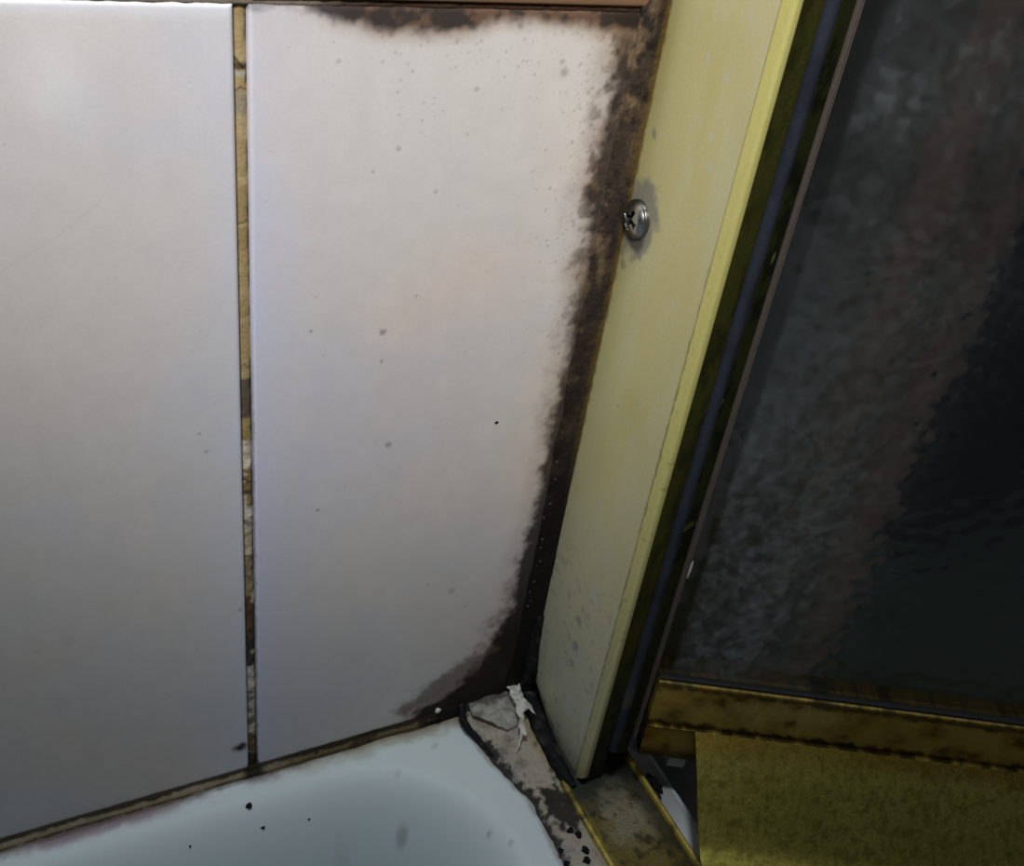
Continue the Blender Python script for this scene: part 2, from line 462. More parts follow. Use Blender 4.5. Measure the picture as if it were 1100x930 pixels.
# ---- grout of the vertical joint and of the horizontal one
def grout_col(x, z):
    n = fbm(x, z, .003, 4, 11); nb = fbm(x * .3, z, .012, 3, 17)
    c = np.ones(x.shape + (3,)) * L(160, 140, 102)
    c = mixc(c, L(142, 120, 80), .7 * sst(-.2, .6, nb))
    c = mixc(c, L(182, 166, 130), .4 * sst(.25, .8, n))
    k = z
    zz = lambda v: np.interp(v, (0, 150, 300, 450, 600, 750, 850), (0.20087, 0.17652, 0.14804, 0.11430, 0.07368, 0.02383, -0.01620))
    # stretches of different colour down the joint
    def band(a, b, rgb, s=.9):
        nonlocal c
        za, zb = zz(a), zz(b)
        c = mixc(c, rgb, s * sst(zb - .0004, zb + .0003, k + .0006 * n) * sst(za + .0003, za - .0004, k + .0006 * n))
    band(-5, 18, L(140, 120, 84), .6)
    band(65, 73, L(66, 56, 44), .85)
    band(75, 82, L(168, 166, 158), .8)
    band(100, 122, L(130, 128, 120), .5)
    band(408, 452, L(86, 78, 72)); band(452, 474, L(150, 130, 82))
    band(474, 505, L(206, 196, 178)); band(505, 545, L(128, 106, 74)); band(545, 566, L(206, 198, 184))
    band(566, 600, L(176, 168, 146)); band(600, 640, L(140, 126, 104)); band(640, 680, L(92, 66, 54)); band(680, 716, L(62, 58, 56))
    band(716, 738, L(206, 198, 186)); band(738, 790, L(204, 198, 178)); band(790, 812, L(104, 90, 72)); band(812, 850, L(44, 40, 38))
    # black edges and cracks
    w = sst(.35, -.1, fbm(x * .2, z, .008, 3, 23))
    c = mixc(c, L(44, 38, 34), .85 * sst(.0006, .0001, XG1 - x + .0003 * n) * sst(-.4, .4, fbm(x * .1, z, .006, 3, 29) + .5 * sst(.15, .09, z)))
    c = mixc(c, L(52, 44, 38), .6 * sst(.0003, .0000, x - XG0 + .0002 * n) * sst(.12, .08, z))
    for v in (98, 240, 394, 620, 655, 700, 730):
        c = mixc(c, L(70, 58, 44), .7 * sst(.00028, .0001, np.abs(z - zz(v) + .0012 * fbm(x + v, x * 0 + v, .0012, 3, 5))))
    crack = [(-0.08812, 0.19124), (-0.08733, 0.19028), (-0.08637, 0.18915)]
    c = mixc(c, L(40, 32, 26), .9 * sst(.0003, .0001, segd(x, z, crack)))
    dk = sst(.25, .6, n) * sst(.12, .09, z)
    c = mixc(c, L(58, 50, 44), .7 * dk)
    wh = sst(.5, .75, fbm(x, z, .0022, 3, 77)) * sst(.115, .09, z)
    return mixc(c, L(200, 190, 172), .7 * wh)


def grout_line():
    xs = np.concatenate([[XG0 - .0006], np.arange(XG0 - .0005, XG1 + .0006, .0002), [XG1 + .0006]]); zs = np.arange(-.0066, .26, .0003)
    X, Z = np.meshgrid(xs, zs)
    u = (X - XG0) / (XG1 - XG0)
    Y = 0.0011 - (.0001 + .0003 * sst(.13, .09, Z)) * fbm(X, Z, .0018, 4, 4) + .0005 * (2 * u - 1) ** 2 - .0004 * sst(.1, .05, Z) * fbm(X, Z, .004, 3, 9)
    Y = np.maximum(Y, .0002)
    Y[:, 0] = Y[:, -1] = .0066; Y[0] = Y[-1] = .0066
    o = mk('grout_line', np.stack([X, Y, Z], -1), grid_faces(len(zs), len(xs)), M_GROUT, wall, grout_col(X, Z))
    xs = np.arange(-.2385, .0205, .0006); zs = np.linspace(ZT - .0006, .2028, 9)
    X, Z = np.meshgrid(xs, zs)
    Y = .0004 - .0002 * fbm(X, Z, .002, 3, 5)
    Y[0] = Y[-1] = .0066
    c = mixc(np.ones(X.shape + (3,)) * L(120, 108, 96), L(62, 46, 36), sst(-.078, -.06, X + .004 * fbm(X, Z, .005, 3, 8)))
    mk('grout_line', np.stack([X, Y, Z], -1), grid_faces(len(zs), len(xs)), M_GROUT, wall, c)


grout_line()

# ================================================================== BATHTUB
EDGE = np.array([(-0.02388, -0.00287), (-0.02267, -0.01073), (-0.02089, -0.02033), (-0.01858, -0.02707), (-0.01672, -0.03384), (-0.01596, -0.04133), (-0.01593, -0.04706), (-0.01643, -0.05365), (-0.01736, -0.05867)])   # sealant edge on the rim, (x, y)


def tub_mesh():
    xs = np.concatenate([np.arange(-.75, -.20, .012), np.arange(-.20, -.012, .0007), np.arange(-.012, .0265, .0015)])
    ys = np.concatenate([[-.52], np.arange(-.5, -.14, .012), np.arange(-.14, -.0016, .0007), [-.001]])
    X, Y = np.meshgrid(xs, ys)
    # rounded opening: inside distance from the lines y = -0.007 and x = -0.026
    a = -.0055 - Y; b = -.0235 - X
    r = .045
    qa = r - a; qb = r - b
    e = np.where((qa > 0) & (qb > 0), r - np.hypot(np.maximum(qa, 0), np.maximum(qb, 0)), np.minimum(a, b))
    e = np.minimum(e, np.minimum(X + .72, Y + .49))
    e = np.maximum(e, 0)
    dep = np.where(e < .018, e * e / .0095, .0341 + (e - .018) * 3.79)
    dep = .30 * np.tanh(dep / .30)
    Z = ZR - dep - .0007 * sst(.0, .004, -Y - .002)
    xx, yy = X, Y
    c = np.ones(X.shape + (3,)) * L(208, 218, 222)
    n = fbm(X, Y, .012, 4, 1); n2 = fbm(X, Y, .003, 4, 2)
    # purple stain under the wall bead, brown grime further right
    st = sst(.0056, .0034, -Y + .0009 * n2) * sst(-0.15045, -0.13952, X) * sst(-0.10283, -0.11870, X)
    c = mixc(c, L(128, 86, 112), .85 * st * np.clip(.8 + .4 * n2, 0, 1))
    st = sst(.0044, .0026, -Y + .0009 * n2)
    c = mixc(c, L(136, 118, 124), .7 * st * sst(-.6, .3, n))
    c = mixc(c, L(70, 60, 54), .7 * sst(.0028, .0017, -Y + .0004 * n2))
    st = sst(.0065, .0035, -Y + .0012 * n2) * sst(-0.09401, -0.05270, X)
    c = mixc(c, L(150, 142, 112), .55 * st)
    for (px, py, r_, s_) in [(-0.04969, -0.02387, 0.00168, 0.40), (-0.03525, -0.00872, 0.00174, 0.35), (-0.06627, -0.02023, 0.00389, 0.12), (-0.04577, -0.04244, 0.00327, 0.12), (-0.01477, -0.01721, 0.00176, 0.40), (-0.04827, -0.01343, 0.00143, 0.20), (-0.01827, -0.02129, 0.00203, 0.50), (-0.03727, -0.04954, 0.00082, 0.50), (-0.02659, -0.04550, 0.00083, 0.40), (-0.03789, -0.04029, 0.00069, 0.50), (-0.03047, -0.03968, 0.00069, 0.50), (-0.02919, -0.03118, 0.00056, 0.40)]:
        c = mixc(c, L(112, 96, 84) if r_ < .0026 else L(150, 152, 122), s_ * (1 - sst(.3, 1.2, np.hypot(X - px, Y - py) / r_ + .5 * n2)))
    c = mixc(c, L(158, 166, 156), .5 * sst(.01, .035, e) * sst(-.6, .8, n))  # greenish residue, also painted in to deepen the shade of the basin slope
    # dirty line along the sealant edge
    xe = np.interp(Y, EDGE[::-1, 1], EDGE[::-1, 0])
    c = mixc(c, L(120, 104, 92), .6 * sst(.0016, .0002, xe - X + .0006 * n2) * sst(-.07, -.05, Y))
    P = np.stack([X, Y, Z], -1)
    n_, k = X.shape
    # outer edge rolls over into the apron
    V = [P.reshape(-1, 3)]; Cs = [c.reshape(-1, 3)]; F = grid_faces(n_, k)
    last = [i * k + k - 1 for i in range(n_)]
    base = n_ * k
    for (ox, oz) in ((.0012, -.0004), (.0022, -.0014), (.0026, -.003), (.0028, -.03), (.0028, -.49)):
        ring = P[:, -1].copy(); ring[:, 0] += ox; ring[:, 2] = ring[:, 2] + oz
        V.append(ring); Cs.append(np.ones((n_, 3)) * L(208, 218, 222))
        new = list(range(base, base + n_)); base += n_
        for i in range(n_ - 1): F.append((last[i], last[i + 1], new[i + 1], new[i]))
        last = new
    o = mk('bathtub', np.concatenate(V), F, M_TUB, None, np.concatenate(Cs))
    tag(o, 'white enamel bathtub with a rounded stained rim below the tiled wall', 'bathtub')


tub_mesh()


# ================================================================== WALL JAMB (gold channel)
jamb = empty('wall_jamb', (0.006, -0.018, -0.006))
tag(jamb, 'pale gold metal jamb with limescale, screwed upright against the mouldy tiled corner', 'door jamb', kind='thing')
ZB = np.array([(0.00214, 0.00672), (-0.00815, -0.00103), (-0.02045, -0.00778), (-0.03161, -0.01039), (-0.03944, -0.00167)])   # (y, z) along its lower end
ZB = ZB[np.argsort(ZB[:, 0])]


def jframe(u, v, w): return u, v, w


def cut(U, Vv, Wd):
    zb = np.interp(Vv, ZB[:, 0], ZB[:, 1])
    t = (Wd - Wd.min()) / (Wd.max() - Wd.min())
    return U, Vv, zb + (Wd.max() - zb) * t


def face_col(x, y, z):
    n = fbm(y, z * .25, .006, 4, 5); n2 = fbm(y, z, .0022, 4, 6); nl = fbm(y, z * .5, .025, 3, 7)
    c = np.ones(x.shape + (3,)) * L(206, 198, 142)
    c = mixc(c, L(208, 204, 164), .6 * sst(-.4, .6, n))
    c = mixc(c, L(190, 176, 100), .45 * sst(0, .8, nl) * sst(.02, .12, z))
    lowz = sst(.12, .0, z)
    c = mixc(c, L(206, 203, 180), .85 * lowz)
    c = mixc(c, L(186, 186, 172), .6 * sst(.05, .005, z) * sst(-.1, .6, nl + n))
    c = mixc(c, L(200, 200, 182), .35 * sst(.6, 1.0, n2 + .3 * nl))
    c = mixc(c, L(150, 132, 66), .35 * sst(-.008, -.002, y) * sst(.1, .2, z))
    for (py, pz, r, s) in [(-0.01669, 0.19629, 0.00118, 0.50), (-0.02402, 0.19467, 0.00096, 0.50), (-0.02626, 0.20662, 0.00113, 0.45), (-0.02343, 0.18271, 0.00098, 0.50), (-0.02539, 0.17731, 0.00117, 0.50), (-0.02555, 0.16571, 0.00080, 0.40), (-0.02348, 0.15967, 0.00081, 0.40), (-0.02428, 0.14605, 0.00083, 0.40), (-0.03658, 0.09349, 0.00158, 0.30), (-0.02288, 0.05599, 0.00305, 0.40), (-0.02294, 0.06954, 0.00221, 0.40), (-0.02078, 0.03208, 0.00378, 0.40), (-0.02352, 0.01123, 0.00395, 0.30), (-0.02342, 0.07481, 0.00146, 0.35)]:
        c = mixc(c, L(196, 202, 204), s * (1 - sst(.4, 1.3, np.hypot((y - py) * 1.3, z - pz) / r + .5 * n2)))
    c = mixc(c, L(140, 138, 122), .4 * sst(.3, .9, n2 + .3 * n) * sst(.09, .03, z))
    # grey corrosion around the screw; dark stain and painted shadow below it
    h = ell(y, z, -0.00615, 0.15732, .0062, .0092, .1) + .22 * n2
    c = mixc(c, L(132, 130, 126), .8 * sst(1.25, .8, h))
    c = mixc(c, L(70, 68, 64), .75 * sst(.9, .5, ell(y, z, -0.00597, 0.15360, .0045, .0055) + .15 * n2))
    for (py, pz, r, s) in [(-0.00310, 0.14470, 0.00133, 0.50), (-0.00147, 0.14096, 0.00112, 0.50), (-0.00095, 0.13521, 0.00113, 0.50), (-0.00203, 0.14752, 0.00110, 0.50), (-0.00492, 0.17637, 0.00063, 0.50), (-0.00457, 0.17726, 0.00063, 0.40), (-0.01123, 0.04507, 0.00107, 0.40), (-0.00489, 0.05370, 0.00079, 0.50), (-0.01828, 0.04230, 0.00159, 0.50), (-0.01937, 0.03292, 0.00189, 0.50), (-0.01950, 0.02611, 0.00110, 0.45), (-0.01883, 0.04684, 0.00105, 0.50), (-0.01370, 0.11200, 0.00057, 0.50), (-0.01629, 0.00638, 0.00087, 0.50)]:
        c = mixc(c, L(112, 112, 110), s * (1 - sst(.3, 1.3, np.hypot(y - py, (z - pz) * .8) / r + .6 * n2)))
    # amber line against the sealant, dark grime towards the raised edge
    c = mixc(c, L(112, 92, 44), .7 * sst(-.0022, -.0010, y + .0005 * n2) * sst(.05, .12, z))
    c = mixc(c, L(70, 66, 44), .7 * sst(-.0010, -.0003, y + .0006 * n2) * sst(.12, .05, z))
    c = mixc(c, L(118, 108, 60), .6 * sst(.0009, .0002, np.abs(y + .0338) + .0004 * n2) * sst(.17, .15, z))
    c = mixc(c, L(86, 76, 44), .6 * sst(.004, .0008, z - np.interp(y, ZB[:, 0], ZB[:, 1]) + .0015 * n2))
    return c


def lip_col(x, y, z):
    n2 = fbm(y, z, .0018, 4, 16)
    c = np.ones(x.shape + (3,)) * L(216, 208, 128)
    c = mixc(c, L(186, 182, 138), sst(.13, .02, z))
    c = mixc(c, L(90, 86, 42), .6 * sst(.0012, .0003, (-.0338 - y) + .0007 * n2) * sst(.17, .14, z))
    return mixc(c, L(120, 112, 62), .35 * sst(.75, 1.0, n2 + .2) * sst(.17, .14, z))


zz_ = np.concatenate([np.arange(0, .215, .0006), np.arange(.215, .41, .01)])
extrude('inner_flange', rrect(0, .0013, -.0350, -.0008, .0003, 2), .0004, zz_ - .006, jframe, M_PALE, jamb, face_col, cut)
extrude('raised_lip', rrect(-.0009, .0013, -.0381, -.0340, .0008, 4), .0004, zz_ - .006, jframe, M_PALE, jamb, lip_col, cut)


def olive_col(x, y, z):
    n = fbm(x, z * .4, .003, 4, 26)
    c = np.ones(x.shape + (3,)) * L(78, 78, 30)
    c = mixc(c, L(40, 42, 18), .7 * sst(-.2, .6, n))
    return mixc(c, L(30, 36, 36), .8 * sst(.05, .0, z))


zc_ = np.concatenate([np.arange(-.006, .215, .001), np.arange(.215, .41, .01)])
extrude('front_return', rrect(.0010, .0064, -.0375, -.0362, .0003, 2), .0006, zc_, jframe, M_OLIVE, jamb, olive_col)
extrude('outer_flange', rrect(.0064, .0077, -.0352, -.0008, .0003, 2), .002, zc_[::4], jframe, M_OLIVE, jamb, olive_col)
extrude('wall_web', rrect(.0013, .0064, -.0021, -.0008, .0003, 2), .002, zc_[::4], jframe, M_OLIVE, jamb, olive_col)


# the screw: dished pan head with a cross recess
def screw(yc, zc, R, H, rot):
    nr, na = 46, 120
    rr = np.concatenate([[0.0], np.linspace(.02, .93, nr), [.965, .99, 1.0, 1.0]])
    hh = []
    V = []; Cc = []
    c_, s_ = math.cos(rot), math.sin(rot)
    for i, q in enumerate(rr):
        for j in range(na):
            a = 2 * math.pi * j / na
            u, v = q * math.cos(a), q * math.sin(a)
            h = H * (math.sqrt(max(1 - (q * .93) ** 2, 0)) * .62 + .38 * (1 - q ** 6))
            if q >= .96: h = H * (.42 - (q - .96) * 6 * .4)
            if i == len(rr) - 1: h = -.0004
            ru, rv = u * c_ + v * s_, -u * s_ + v * c_
            k = max(min(.15 - abs(ru), .56 - abs(rv)), min(.15 - abs(rv), .56 - abs(ru)))
            k2 = .26 - max(abs(ru + rv), abs(ru - rv)) * .72
            k = max(k, k2)
            dpt = min(max(k / .05, 0), 1)
            h -= dpt * H * .62
            V.append((-h, yc + u * R, zc + v * R))
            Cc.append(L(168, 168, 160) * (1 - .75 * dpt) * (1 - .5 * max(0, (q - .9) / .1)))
    F = grid_faces(len(rr), na, wrap=True)
    o = mk('screw', V, F, M_STEEL, jamb, np.array(Cc), sharp=50)
    tag(o, 'weathered steel cross-head screw')


screw(-0.00574, 0.15736, .0044, .0026, .35)


# ================================================================== SEALANT
def wall_bead():
    """mouldy bead filling the corner between the tile and the jamb"""
    zs = np.concatenate([np.arange(-.006, .206, .0004), np.arange(.206, .405, .01)])
    us = np.concatenate([[0, 0], np.linspace(0, 1, 24), [1, 1]])
    U, Z = np.meshgrid(us, zs)
    n = fbm(U * .006, Z, .003, 4, 33)
    x0 = -.0066 - .0012 * sst(.03, .0, Z) - .0006 * fbm(Z * 0 + 1, Z, .01, 3, 3)
    X = x0 + (-.0001 - x0) * U
    Y = -.0002 - .0010 * U ** 1.5 - .0005 * np.sin(U * math.pi) - .00025 * n
    Y[:, 0] = .0003; Y[:, 1] = .0; Y[:, -1] = .0003
    X[:, -1] = -.0001
    up = sst(.07, .15, Z)
    c = np.ones(X.shape + (3,)) * L(30, 28, 29)
    c = mixc(c, L(84, 70, 54), .95 * up * sst(-.9, .1, n))
    st = fbm(U * .05, Z * .25, .006, 3, 44)
    c = mixc(c, L(116, 94, 64), .55 * up * sst(.1, .9, st + .4 * n))
    c = mixc(c, L(34, 32, 36), .85 * sst(.0, .5, fbm(U * .006, Z, .014, 4, 47) + .3 * n) * up)
    c = mixc(c, L(30, 28, 26), .9 * sst(.185, .196, Z))
    c = mixc(c, L(92, 74, 38), .75 * sst(.72, .92, U + .1 * n) * sst(.06, .12, Z))
    mc = mould_col(X, Z); k_ = (.9 * sst(.95, .25, U + .15 * n))[..., None]
    c = c * (1 - k_) + mc * k_
    # dotted pale specks low down
    for v in range(14):
        px, pz = -.0056 + .0005 * rng.normal(), .085 - v * .0042 + .001 * rng.normal()
        c = mixc(c, L(150, 146, 132), .8 * (1 - sst(.6, 1.3, np.hypot(X - px, (Z - pz) * .6) / .00015)) * (rng.random() > .3))
    o = mk('sealant_bead', np.stack([X, Y, Z], -1), grid_faces(len(zs), len(us)), M_MOULD, None, c)
    tag(o, 'upright brown and black mouldy sealant bead between tile and gold jamb', 'sealant')


wall_bead()


def rim_bead():
    """bead along the foot of the tiles"""
    xs = np.arange(-.24, -.0225, .0004); k = 16
    A = np.linspace(0, 1, k)
    X, Aa = np.meshgrid(xs, A)
    n = fbm(X, Aa * .004, .003, 4, 53)
    wide = .0015 + .0004 * fbm(X, X * 0, .012, 3, 2)
    Y = -.0002 - wide * Aa - .0003 * np.sin(Aa * math.pi) + .00012 * n
    Z = -.0051 + (ZR - .0003 + .0051) * Aa ** .8 + .0002 * np.sin(Aa * math.pi * 2) + .00012 * n
    Y[0] = .001; Z[-1] = ZR - .002
    c = np.ones(X.shape + (3,)) * L(150, 138, 110)
    right = sst(-.088, -.07, X)
    c = mixc(c, L(92, 80, 52), .8 * right)
    c = mixc(c, L(170, 156, 148), .5 * sst(-.1, .5, n) * (1 - right))
    c = mixc(c, L(34, 28, 24), .9 * sst(.34, .16, Aa + .08 * n))
    c = mixc(c, L(70, 56, 48), .8 * sst(.1, .03, np.abs(Aa - .62) + .05 * n))
    c = mixc(c, L(104, 74, 92), .6 * sst(.7, .9, Aa) * (1 - right))
    c = mixc(c, L(30, 28, 24), .7 * sst(.0, .5, n) * right)
    c = mixc(c, L(28, 26, 26), .95 * sst(-.037, -.031, X + .002 * n))
    c = mixc(c, L(40, 34, 32), .9 * sst(.004, .0015, np.abs(X - -0.08699) + .0006 * n))
    o = mk('sealant_bead', np.stack([X, Y, Z], -1), grid_faces(k, len(xs)), M_MOULD, None, c)
    tag(o, 'tan sealant bead with dark edges along the foot of the tiles', 'sealant')


rim_bead()


def ledge_strip():
    """wide old smear of sealant between the tub and the door track"""
    ys = np.concatenate([np.arange(-.22, -.09, .004), np.arange(-.09, -.0015, .0004)])
    us = np.concatenate([[0], np.linspace(0, 1, 60)])
    U, Y = np.meshgrid(us, ys)
    xl = np.interp(Y, EDGE[::-1, 1], EDGE[::-1, 0]) + .0007 * fbm(Y, Y * 0, .006, 3, 4)
    xr = -.0046
    X = xl + (xr - xl) * U
    n = fbm(X, Y, .006, 4, 63); n2 = fbm(X, Y, .0018, 4, 64)
    Z = -.0066 - .0016 * (1 - sst(0, .18, U)) + .0004 * n
    cav = sst(1.25, .55, ell(X, Y, -0.01235, -0.00198, .0095, .0085) + .1 * n)
    Z -= .0012 * cav
    Z[:, 0] = ZR - .0025
    c = np.ones(X.shape + (3,)) * L(162, 154, 140)
    c = mixc(c, L(190, 190, 182), .6 * sst(-.055, -.075, Y))
    c = mixc(c, L(150, 146, 146), .6 * sst(-.1, .6, n))
    c = mixc(c, L(146, 124, 82), .6 * sst(.62, .95, U + .15 * n))
    c = mixc(c, L(104, 92, 84), .5 * cav)
    c = mixc(c, L(30, 28, 30), .9 * sst(1.2, .7, ell(X, Y, -0.00460, 0.00402, .012, .0055) + .25 * n))
    c = mixc(c, L(28, 28, 32), .9 * sst(.16, .05, U + .12 * n2 + .10 * fbm(Y, Y * 0, .007, 3, 71)) * sst(-.066, -.05, Y))
    c = mixc(c, L(34, 32, 28), .93 * sst(1.15, .85, ell(X, Y, -0.00954, -0.04179, .0042, .0075, .2) + .3 * n2 + .12 * n))
    c = mixc(c, L(96, 88, 82), .45 * sst(.4, 1.0, n2 + .3 * n))
    for (px, py, r, s) in [(-0.01726, -0.01917, 0.00262, 0.45), (-0.01376, -0.01576, 0.00206, 0.40), (-0.01373, -0.02470, 0.00232, 0.40), (-0.00649, -0.03014, 0.00145, 0.70), (-0.00692, -0.03274, 0.00115, 0.70), (-0.01174, -0.03900, 0.00142, 0.60), (-0.01316, -0.04173, 0.00113, 0.70), (-0.01795, -0.02385, 0.00115, 0.60), (-0.01129, -0.03518, 0.00143, 0.60), (-0.01219, -0.04847, 0.00168, 0.80), (-0.00887, -0.05067, 0.00168, 0.80), (-0.01374, -0.04631, 0.00112, 0.70), (-0.00672, -0.02013, 0.00118, 0.50)]:
        c = mixc(c, L(50, 46, 48), s * (1 - sst(.4, 1.2, np.hypot(X - px, Y - py) / r + .4 * n2)))
    o = mk('sealant_strip', np.stack([X, Y, Z], -1), grid_faces(len(ys), len(us)), M_MOULD, None, c)
    tag(o, 'wide dirty beige sealant strip with black mould patches between tub and track', 'sealant')


ledge_strip()


def black_col(x, y, z):
    n = fbm(x + z, y, .002, 4, 91)
    c = np.ones(np.shape(x) + (3,)) * L(28, 28, 30)
    return mixc(c, L(74, 70, 62), .7 * sst(.3, .8, n))


P3 = lambda pts, z: [(a, b, z) for a, b in pts]
tag(tube('sealant_bead', [(-.0012, -.0012, .028), (-.0014, -.0014, .016)] + [(-.0016, -.0024, .006)] + [(-0.00091, -0.00183, -0.00420), (-0.00257, -0.01256, -0.00500), (-0.00359, -0.02349, -0.00560), (-0.00392, -0.03325, -0.00600), (-0.00325, -0.03795, -0.00640)], [.0012, .0018, .0024, .0028, .0027, .0024, .0021, .0012], M_MOULD, None, 12, black_col, 8, .16, 3),
    'black mouldy sealant bead running down the foot of the gold jamb', 'sealant')
tag(tube('sealant_bead', [(-0.00080, 0.00522, -0.00400), (-0.00770, 0.00551, -0.00350), (-0.01451, 0.00473, -0.00400), (-0.02019, 0.00250, -0.00500), (-0.02326, -0.00186, -0.00580), (-0.02376, -0.00682, -0.00680), (-0.02200, -0.01209, -0.00740), (-0.02026, -0.01921, -0.00780)], [.0015, .0014, .0012, .0012, .0012, .0012, .0008, .0004], M_MOULD, None, 12, black_col, 8, .14, 5),
    'curled black lip of sealant around the hollow in the tub corner', 'sealant')


# crinkled grey film in the hollow, and the white torn shred
def film():
    out = np.array([(-0.01996, 0.00087), (-0.01470, 0.00333), (-0.00999, 0.00367), (-0.00593, 0.00185), (-0.00464, -0.00296), (-0.00580, -0.00798), (-0.00942, -0.01274), (-0.01290, -0.01335), (-0.01526, -0.01103), (-0.01759, -0.00721), (-0.02064, -0.00424)])
    c0 = out.mean(0)
    rings = 14; k = 66
    t = np.linspace(0, len(out), k, endpoint=False)
    B = np.array([out[int(q) % len(out)] * (1 - q % 1) + out[(int(q) + 1) % len(out)] * (q % 1) for q in t])
    V = []; 
    for i in range(rings + 1):
        f = i / rings
        p = c0 + (B - c0) * f
        h = -.0046 + .0011 * fbm(p[:, 0], p[:, 1], .005, 3, 7) + .0005 * fbm(p[:, 0], p[:, 1], .0018, 3, 8) - .0008 * f ** 3
        V.append(np.column_stack([p, h]))
    top = np.concatenate(V); bot = top.copy(); bot[:, 2] -= .0004
    F = grid_faces(rings + 1, k, wrap=True) + [tuple(a + len(top) for a in reversed(f)) for f in grid_faces(rings + 1, k, wrap=True)]
    o1, o2 = rings * k, len(top) + rings * k
    for j in range(k): F.append((o1 + j, o1 + (j + 1) % k, o2 + (j + 1) % k, o2 + j))
    P = np.concatenate([top, bot])
    n = fbm(P[:, 0], P[:, 1], .004, 4, 17)
    c = np.ones((len(P), 3)) * L(146, 142, 134)
    c = mixc(c, L(76, 68, 62), .85 * sst(-.2, .6, n + 110 * (P[:, 1] - c0[1])))
    c = mixc(c, L(176, 174, 168), .5 * sst(.1, .7, -n))
    o = mk('sealant_film', P, F, M_SHRED, None, c)
    tag(o, 'crinkled grey loose film of sealant in the hollow of the tub corner', 'sealant')


film()


def shred():
    """ragged thin flap: an outline laid over the hollow, crumpled and given a thickness"""
    out = [(-0.00931, 0.00584), (-0.00664, 0.00451), (-0.00553, 0.00131), (-0.00455, -0.00142), (-0.00287, -0.00002), (-0.00408, -0.00316), (-0.00476, -0.00720), (-0.00408, -0.00974), (-0.00372, -0.01291), (-0.00527, -0.01084), (-0.00712, -0.01132), (-0.00846, -0.01531), (-0.00904, -0.01840), (-0.01038, -0.01792), (-0.01227, -0.02048), (-0.01407, -0.02161), (-0.01149, -0.01825), (-0.01027, -0.01577), (-0.01108, -0.01548), (-0.00900, -0.01252), (-0.00946, -0.01086), (-0.00805, -0.00795), (-0.00832, -0.00517), (-0.00744, -0.00198), (-0.00807, 0.00220)]
    bm = bmesh.new()
    f = bm.faces.new([bm.verts.new((x, y, 0)) for x, y in out])
    bmesh.ops.triangulate(bm, faces=[f])
    for _ in range(3): bmesh.ops.subdivide_edges(bm, edges=[e for e in bm.edges if e.calc_length() > .0009], cuts=1, use_grid_fill=True)
    bmesh.ops.triangulate(bm, faces=bm.faces)
    P = np.array([v.co[:] for v in bm.verts]); F = [tuple(v.index for v in q.verts) for q in bm.faces]
    bd = np.array([v.is_boundary for v in bm.verts]); bm.free()
    h = np.interp(P[:, 1], [-0.02170, -0.01534, -0.00759, 0.00575], [-.0048, -.0022, -.0012, -.0020])
    n = fbm(P[:, 0], P[:, 1], .0022, 3, 19); n2 = fbm(P[:, 0], P[:, 1], .0009, 2, 20)
    top = P.copy(); top[:, 2] = h + .0007 * n + .0003 * n2 - .0002 * bd
    top[:, 0] += .0002 * n2; top[:, 1] += .0002 * n
    bot = top.copy(); bot[:, 2] -= .0003
    N1 = len(P)
    from collections import Counter
    cnt = Counter(tuple(sorted((q[i], q[(i + 1) % 3]))) for q in F for i in range(3))
    side = [(a, b, b + N1, a + N1) for (a, b), k in cnt.items() if k == 1]
    FF = F + [tuple(i + N1 for i in reversed(q)) for q in F] + side
    c = np.ones((N1, 3)) * L(200, 198, 190)
    c = mixc(c, L(120, 114, 104), .7 * sst(.1, .8, n2 + .4 * n))
    c = mixc(c, L(112, 104, 92), .75 * sst(-0.00121, 0.00352, P[:, 1]))  # end by the wall painted less white, as shade
    o = mk('sealant_shred', np.concatenate([top, bot]), FF, M_SHRED, None, np.concatenate([c, c]))
    tag(o, 'torn white shred of sealant sticking up in the tub corner', 'sealant')


shred()

# ================================================================== DOOR TRACK on the rim
track = empty('door_track', (0.0065, -0.12, ZR + .0002))
tag(track, 'tarnished brass door track with raised edges lying along the tub rim', 'door track')


def track_col(x, y, z):
    n = fbm(x, y, .007, 4, 101); n2 = fbm(x, y, .002, 4, 102)
    c = np.ones(np.shape(x) + (3,)) * L(112, 100, 46)
    c = mixc(c, L(150, 144, 122), .75 * sst(1.5, .4, ell(x, y, 0.00730, -0.04677, .0085, .013, .1) + .5 * n))
    c = mixc(c, L(46, 42, 26), .8 * sst(.1, .8, n2 + .3 * n))
    c = mixc(c, L(40, 46, 44), .93 * sst(-.050, -.040, y + .004 * n))
    c = mixc(c, L(34, 34, 24), .8 * sst(.0098, .0145, x + .001 * n2))
    c = mixc(c, L(112, 92, 42), .5 * sst(.35, .8, fbm(x, y, .003, 4, 107)) * sst(-.036, -.05, y))
    return c


def yframe(u, v, w): return u, w, v


yy_ = np.concatenate([np.arange(-.45, -.10, .01), np.arange(-.10, -.0018, .0006)])
M_TRACK = mat('track_brass', rough=0.5, metallic=0.45, grain=0.25, gscale=1800, bump=0.3, bscale=1600, rvar=.1)
extrude('base_plate', rrect(-.0040, .0172, ZR + .0002, -.0066, .0003, 2), .0005, yy_, yframe, M_TRACK, track, track_col)


def ridge_col(x, y, z):
    n = fbm(x * .2, y, .004, 4, 111)
    c = np.ones(np.shape(x) + (3,)) * L(176, 156, 76)
    c = mixc(c, L(62, 54, 30), .8 * sst(.0, .7, n))
    return mixc(c, L(40, 38, 30), .9 * sst(-.042, -.034, y + .003 * n))


def circ(cx, cy, r, k=12, fl=1.0): return [(cx + r * math.cos(2 * math.pi * i / k), cy + fl * r * math.sin(2 * math.pi * i / k)) for i in range(k)]


